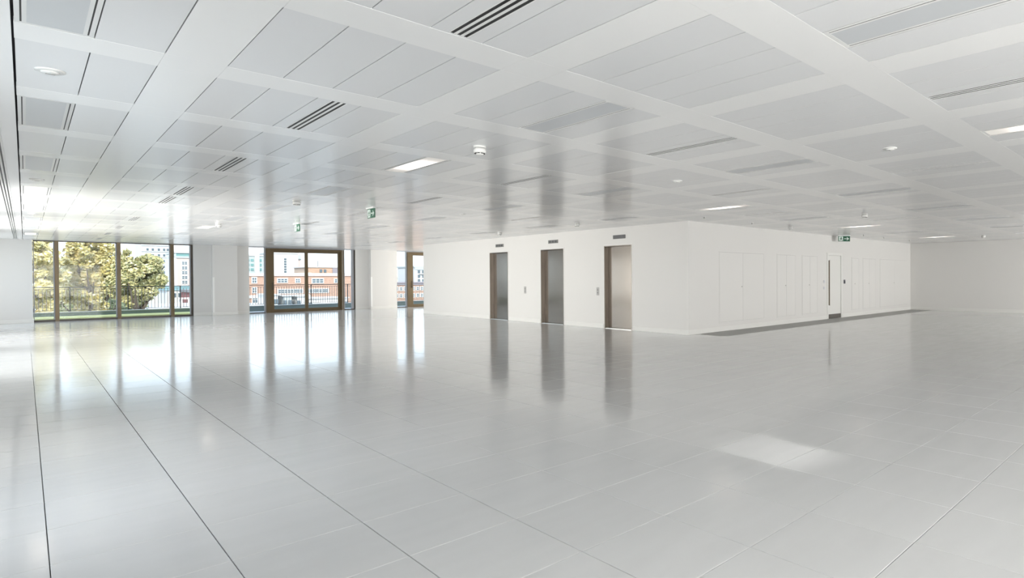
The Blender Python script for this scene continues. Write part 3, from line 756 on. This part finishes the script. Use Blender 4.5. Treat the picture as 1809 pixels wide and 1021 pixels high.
tree(.1, 45, 1.7, 1.55, 3.2, M['leaf_gold'], 'golden autumn tree filling the leftmost pane', 26000, 1)
tree(2.55, 48.3, 1.9, 1.7, 2.9, M['leaf_gold'], 'yellow autumn tree behind the second pane, loose crown', 26000, 2)
tree(4.2, 44, 1.6, 1.35, 1.75, M['leaf_olive'], 'olive and gold round tree behind the third pane, in front of the white tower', 18000, 3)
tree(3.4, 54.5, -.1, 2.6, 1.6, M['leaf_dark'], 'dark green low tree crown behind the railing', 16000, 4)

# ------------------------------------------------------------------ buildings
def building(name, label, x0, x1, y, depth, z1, material, wins=(), roof='roof_dark', z0=-14.0, bands=(), wmat='far_glass', frame=None, cap=.25):
    r = thing(name, (x0, y, z0), label, 'building')
    B(0, x1 - x0, 0, depth, 0, z1 - z0).build('wall', M[material], r)
    B(-.15, x1 - x0 + .15, -.15, depth + .15, z1 - z0, z1 - z0 + cap).build('roof', M[roof], r)
    for (a, b, c, d) in wins:
        if frame:
            o = MB().box(a - x0 - .07, b - x0 + .07, -.10, 0, c - z0 - .07, d - z0 + .07).build('window', M[frame], r)
            gx = b - a; n = max(2, int(gx / .35)); nn = max(2, int((d - c) / .4))
            mb = MB()
            for i in range(n):
                for j in range(nn):
                    mb.box(a - x0 + gx * i / n + .03, a - x0 + gx * (i + 1) / n - .03, -.13, -.10, c - z0 + (d - c) * j / nn + .03, c - z0 + (d - c) * (j + 1) / nn - .03)
            q = mb.build('panes', M[wmat], o); q['kind'] = 'stuff'
        else:
            B(a - x0, b - x0, -.08, 0, c - z0, d - z0).build('window', M[wmat], r)
    for (a, b, c, d, m) in bands: B(a - x0, b - x0, -.14, 0, c - z0, d - z0).build('string_course', M[m], r)
    return r
wn_ = []
for q in range(8):
    z = 6.85 - 1.02 * q
    for a in (16.12, 16.85, 17.35): wn_.append((a, a + .30, z - .20, z + .20))
    for a in (14.6, 15.3): wn_.append((a, a + .30, z - .20, z + .20))
building('apartment_tower', 'tall white tower block with rows of small windows behind the round tree', 13.9, 18.0, 140, 9, 8.6, 'bldg_white', wn_, 'roof_pale',
         bands=[(13.9, 18.0, z, z + .07, 'bldg_grey') for z in (7.5, 6.45, 5.4, 4.35, 3.3, 2.3, 1.25)])
wn_ = [(15.27, 15.90, 3.60 - .69 * q - .02, 4.04 - .69 * q) for q in range(6)]
b_ = building('modern_block', 'pinkish modern block with a glazed top storey at the right edge of the left window', 14.75, 16.7, 110, 8, 4.55, 'bldg_pink', wn_, 'bldg_grey', frame='far_white')
B(-.1, 1.9, -.1, 7.8, 18.8, 19.25).build('penthouse', M['far_glass_green'], b_); B(-.3, 2.0, -.3, 8, 19.25, 19.5).build('penthouse_roof', M['roof_pale'], b_); B(-.35, 0, 0, 8, 0, 18.6).build('side_wing', M['bldg_white'], b_)
building('low_block', 'low building with a teal roof seen through the railing', 9.9, 12.6, 80, 6, .30, 'bldg_white', [(10.3 + .5 * q, 10.6 + .5 * q, -.4, 0) for q in range(4)], 'roof_teal', cap=.4)
building('red_block', 'small dark red building beside the right jamb of the left window', 10.9, 11.85, 74, 5, .15, 'bldg_red', [(11.1, 11.4, -.6, -.2)], 'roof_dark')
wn_ = [(26.0 + .62 * q, 26.42 + .62 * q, 4.70 - .85 * p, 5.15 - .85 * p) for q in range(6) for p in range(4)]
b_ = building('glass_office', 'pale grey-green office block with a taller stair tower, left side light', 25.6, 31.0, 130, 12, 5.7, 'bldg_grey', wn_, 'roof_pale', wmat='far_glass_green')
B(2.84, 3.54, -.3, 3, 0, 20.6).build('stair_tower', M['bldg_white'], b_)
wn_ = [(38.20, 38.63, 6.0 - .55 * q - .38, 6.0 - .55 * q) for q in range(6)] + [(35.35, 35.75, 5.9 - .8 * q, 6.4 - .8 * q) for q in range(5)]
building('white_block', 'blank white tower with one dark column of windows behind the sliding door', 35.2, 40.9, 150, 10, 7.0, 'bldg_white', wn_, 'roof_pale')
b_ = building('pink_tower', 'pink-grey tower with a glazed top corner beside the white tower', 41.0, 44.4, 161, 10, 6.0, 'bldg_pink', [(43.2, 43.8, 4.2 - q, 4.7 - q) for q in range(2)], 'roof_dark')
B(.3, 3.4, -.2, 9, 20.25, 21.2).build('penthouse', M['bldg_grey'], b_)
wn_ = [(19.40, 19.85, .95, 1.65), (19.44, 19.84, -.29, .36), (19.42, 19.96, -1.59, -.72), (26.15, 27.5, .88, 1.45), (25.4, 28.1, -.42, .04), (22.15, 23.25, .98, 1.48), (22.2, 25.0, -.42, .06), (28.9, 29.6, .90, 1.4), (28.6, 29.8, -1.5, -1.1), (24.2, 24.7, .95, 1.45)]
building('brick_building', 'long orange brick building with white-framed windows across the middle window', 17.2, 31.4, 90, 11, 1.95, 'brick', wn_, 'roof_pale', frame='far_white',
         bands=[(17.2, 25.8, -.98, -.62, 'far_white'), (17.2, 31.4, 1.80, 1.95, 'bldg_pink')])
b_ = building('rooftop_block', 'pale brick rooftop storey with a thin mast above the long brick building', 29.95, 34.9, 105, 7, 3.25, 'brick_pale', [(31.6, 31.95, 2.45, 2.95), (32.2, 32.55, 2.45, 2.95)], 'roof_pale', cap=.12)
B(3.5, 4.95, -.10, 0, 13.0, 17.2).build('dark_bay', M['bldg_purple'], b_); MB().tube((2, 2, 17.2), (2, 2, 18.4), .04).build('mast', M['rail'], b_)
B(-.2, .5, -.1, 5, 14, 16.4).build('plant_box', M['far_white'], b_)
# nearer low flat-roofed sheds
for n_, l, x0, x1, y, z1, m in [('shed', 'small white shed behind the left leaf of the sliding door', 14.1, 14.95, 60, .02, 'bldg_white'), ('shed', 'grey shed with dark door between two white sheds', 15.05, 16.0, 60, -.10, 'bldg_grey'),
                             ('shed', 'white shed right of the grey one', 16.1, 17.3, 60, -.15, 'bldg_white'), ('shed', 'long low white shed behind the right leaf of the sliding door', 17.6, 21.2, 62, -.45, 'bldg_white')]:
    b_ = building(n_, l, x0 + .17, x1 - .17, y, 4, z1, m, [(x0 + .15, x0 + .4, z1 - .75, z1 - .35), (x1 - .45, x1 - .15, z1 - .75, z1 - .35)], 'roof_pale', cap=.08)
    b_['group'] = 'low sheds'
building('purple_block', 'purple-grey brick block right of the sliding door', 39.4, 41.6, 120, 8, 2.0, 'bldg_purple', [(39.9 + .38 * q, 40.15 + .38 * q, -.5, .3) for q in range(4)], 'roof_dark')
building('corner_block', 'narrow pale brick block under the chimney', 39.26, 41.0, 115, 4, 1.4, 'brick_pale', [(39.5 + .3 * q, 39.7 + .3 * q, -.7, 0) for q in range(4)], 'roof_dark')
building('terrace_block', 'low pale brick terrace below the chimney', 35.6, 41.0, 110, 4, -.9, 'brick_pale', [(36.2 + .5 * q, 36.5 + .5 * q, -2.3, -1.8) for q in range(7)], 'roof_pale')
ch = thing('chimney', (45.95, 135, -14), 'tall pale cylindrical chimney beyond the right side light', 'chimney')
MB().tube((0, 0, 0), (0, 0, 25.5), .55, .42, 20).build('shaft', M['bldg_white'], ch, True); MB().tube((0, 0, 25.5), (0, 0, 25.9), .5, .5, 20).build('crown', M['bldg_grey'], ch)
building('cream_tower', 'slim cream tower with a strip of windows in the farthest side light', 52.6, 54.2, 130, 8, 7.6, 'bldg_cream', [(53.35, 53.75, 6.6 - .75 * q, 7.0 - .75 * q) for q in range(8)], 'roof_pale')
building('white_tower', 'plain white tower beside the farthest sliding door', 56.9, 62.0, 140, 8, 8.4, 'bldg_white', [(57.2, 57.5, 7.3 - 1.0 * q, 7.7 - 1.0 * q) for q in range(7)], 'roof_pale')
building('grey_flats', 'grey and white flats with dark balconies in the farthest door', 53.0, 57.4, 119, 8, 3.7, 'bldg_white', [(53.6 + .9 * q, 54.1 + .9 * q, 2.5 - .9 * p, 3.1 - .9 * p) for q in range(4) for p in range(3)], 'bldg_grey',
         bands=[(53.0, 57.4, 3.2, 3.7, 'bldg_grey'), (53.9, 57.4, 2.15, 2.35, 'roof_dark')])
building('brick_terrace', 'brick terrace with white windows seen through the farthest door', 38.6, 50, 100, 8, .35, 'brick', [(40.6 + .7 * q, 41.0 + .7 * q, z, z + .55) for q in range(9) for z in (-.55, -1.7)], 'bldg_purple', frame='far_white', cap=.5)
# roof of the neighbouring building just below the terrace, with its boxes
building('flat_roof_block', 'pale flat roof just below the terrace seen through the railing bars', -4, 14.0, 60, 12, -1.05, 'bldg_white', [(q * 1.4, q * 1.4 + .6, -2.3, -1.7) for q in range(0, 8)], 'roof_pale')
for x0, x1, y, z0, z1, l in [(.78, 1.22, 58.0, -1.0, .25, 'white and brown rooftop vent box behind the first mullion')]:
    r = thing('vent_box', (1.28, 61, -.8), l, 'vent box'); B(0, .45, 0, .6, 0, 1.1).build('casing', M['bldg_white'], r); B(-.05, .50, -.05, .65, 1.1, 1.3).build('cowl', M['bldg_purple'], r)
for x, l in ((5.15, 'pale rooftop table-like plant frame behind the round tree'), (8.35, 'second pale plant frame near the right jamb of the left window')):
    r = thing('plant_frame', (x, 61, -.8), l, 'plant frame'); B(-.1, 1.25, -.1, .7, .62, .75).build('top', M['bldg_pink'], r)
    lg = B(0, .14, 0, .14, 0, .62).mesh('leg', M['far_white'])
    for a, b in ((0, 0), (1.0, 0), (0, .5), (1.0, .5), (.5, 0)): link_mesh('leg', lg, r, (a, b, 0))
g = B(-200, 300, 33, 400, -14.3, -14.0).build('street_ground', M['ground']); tag(g, 'street level ground far below the terrace', None, kind='structure')
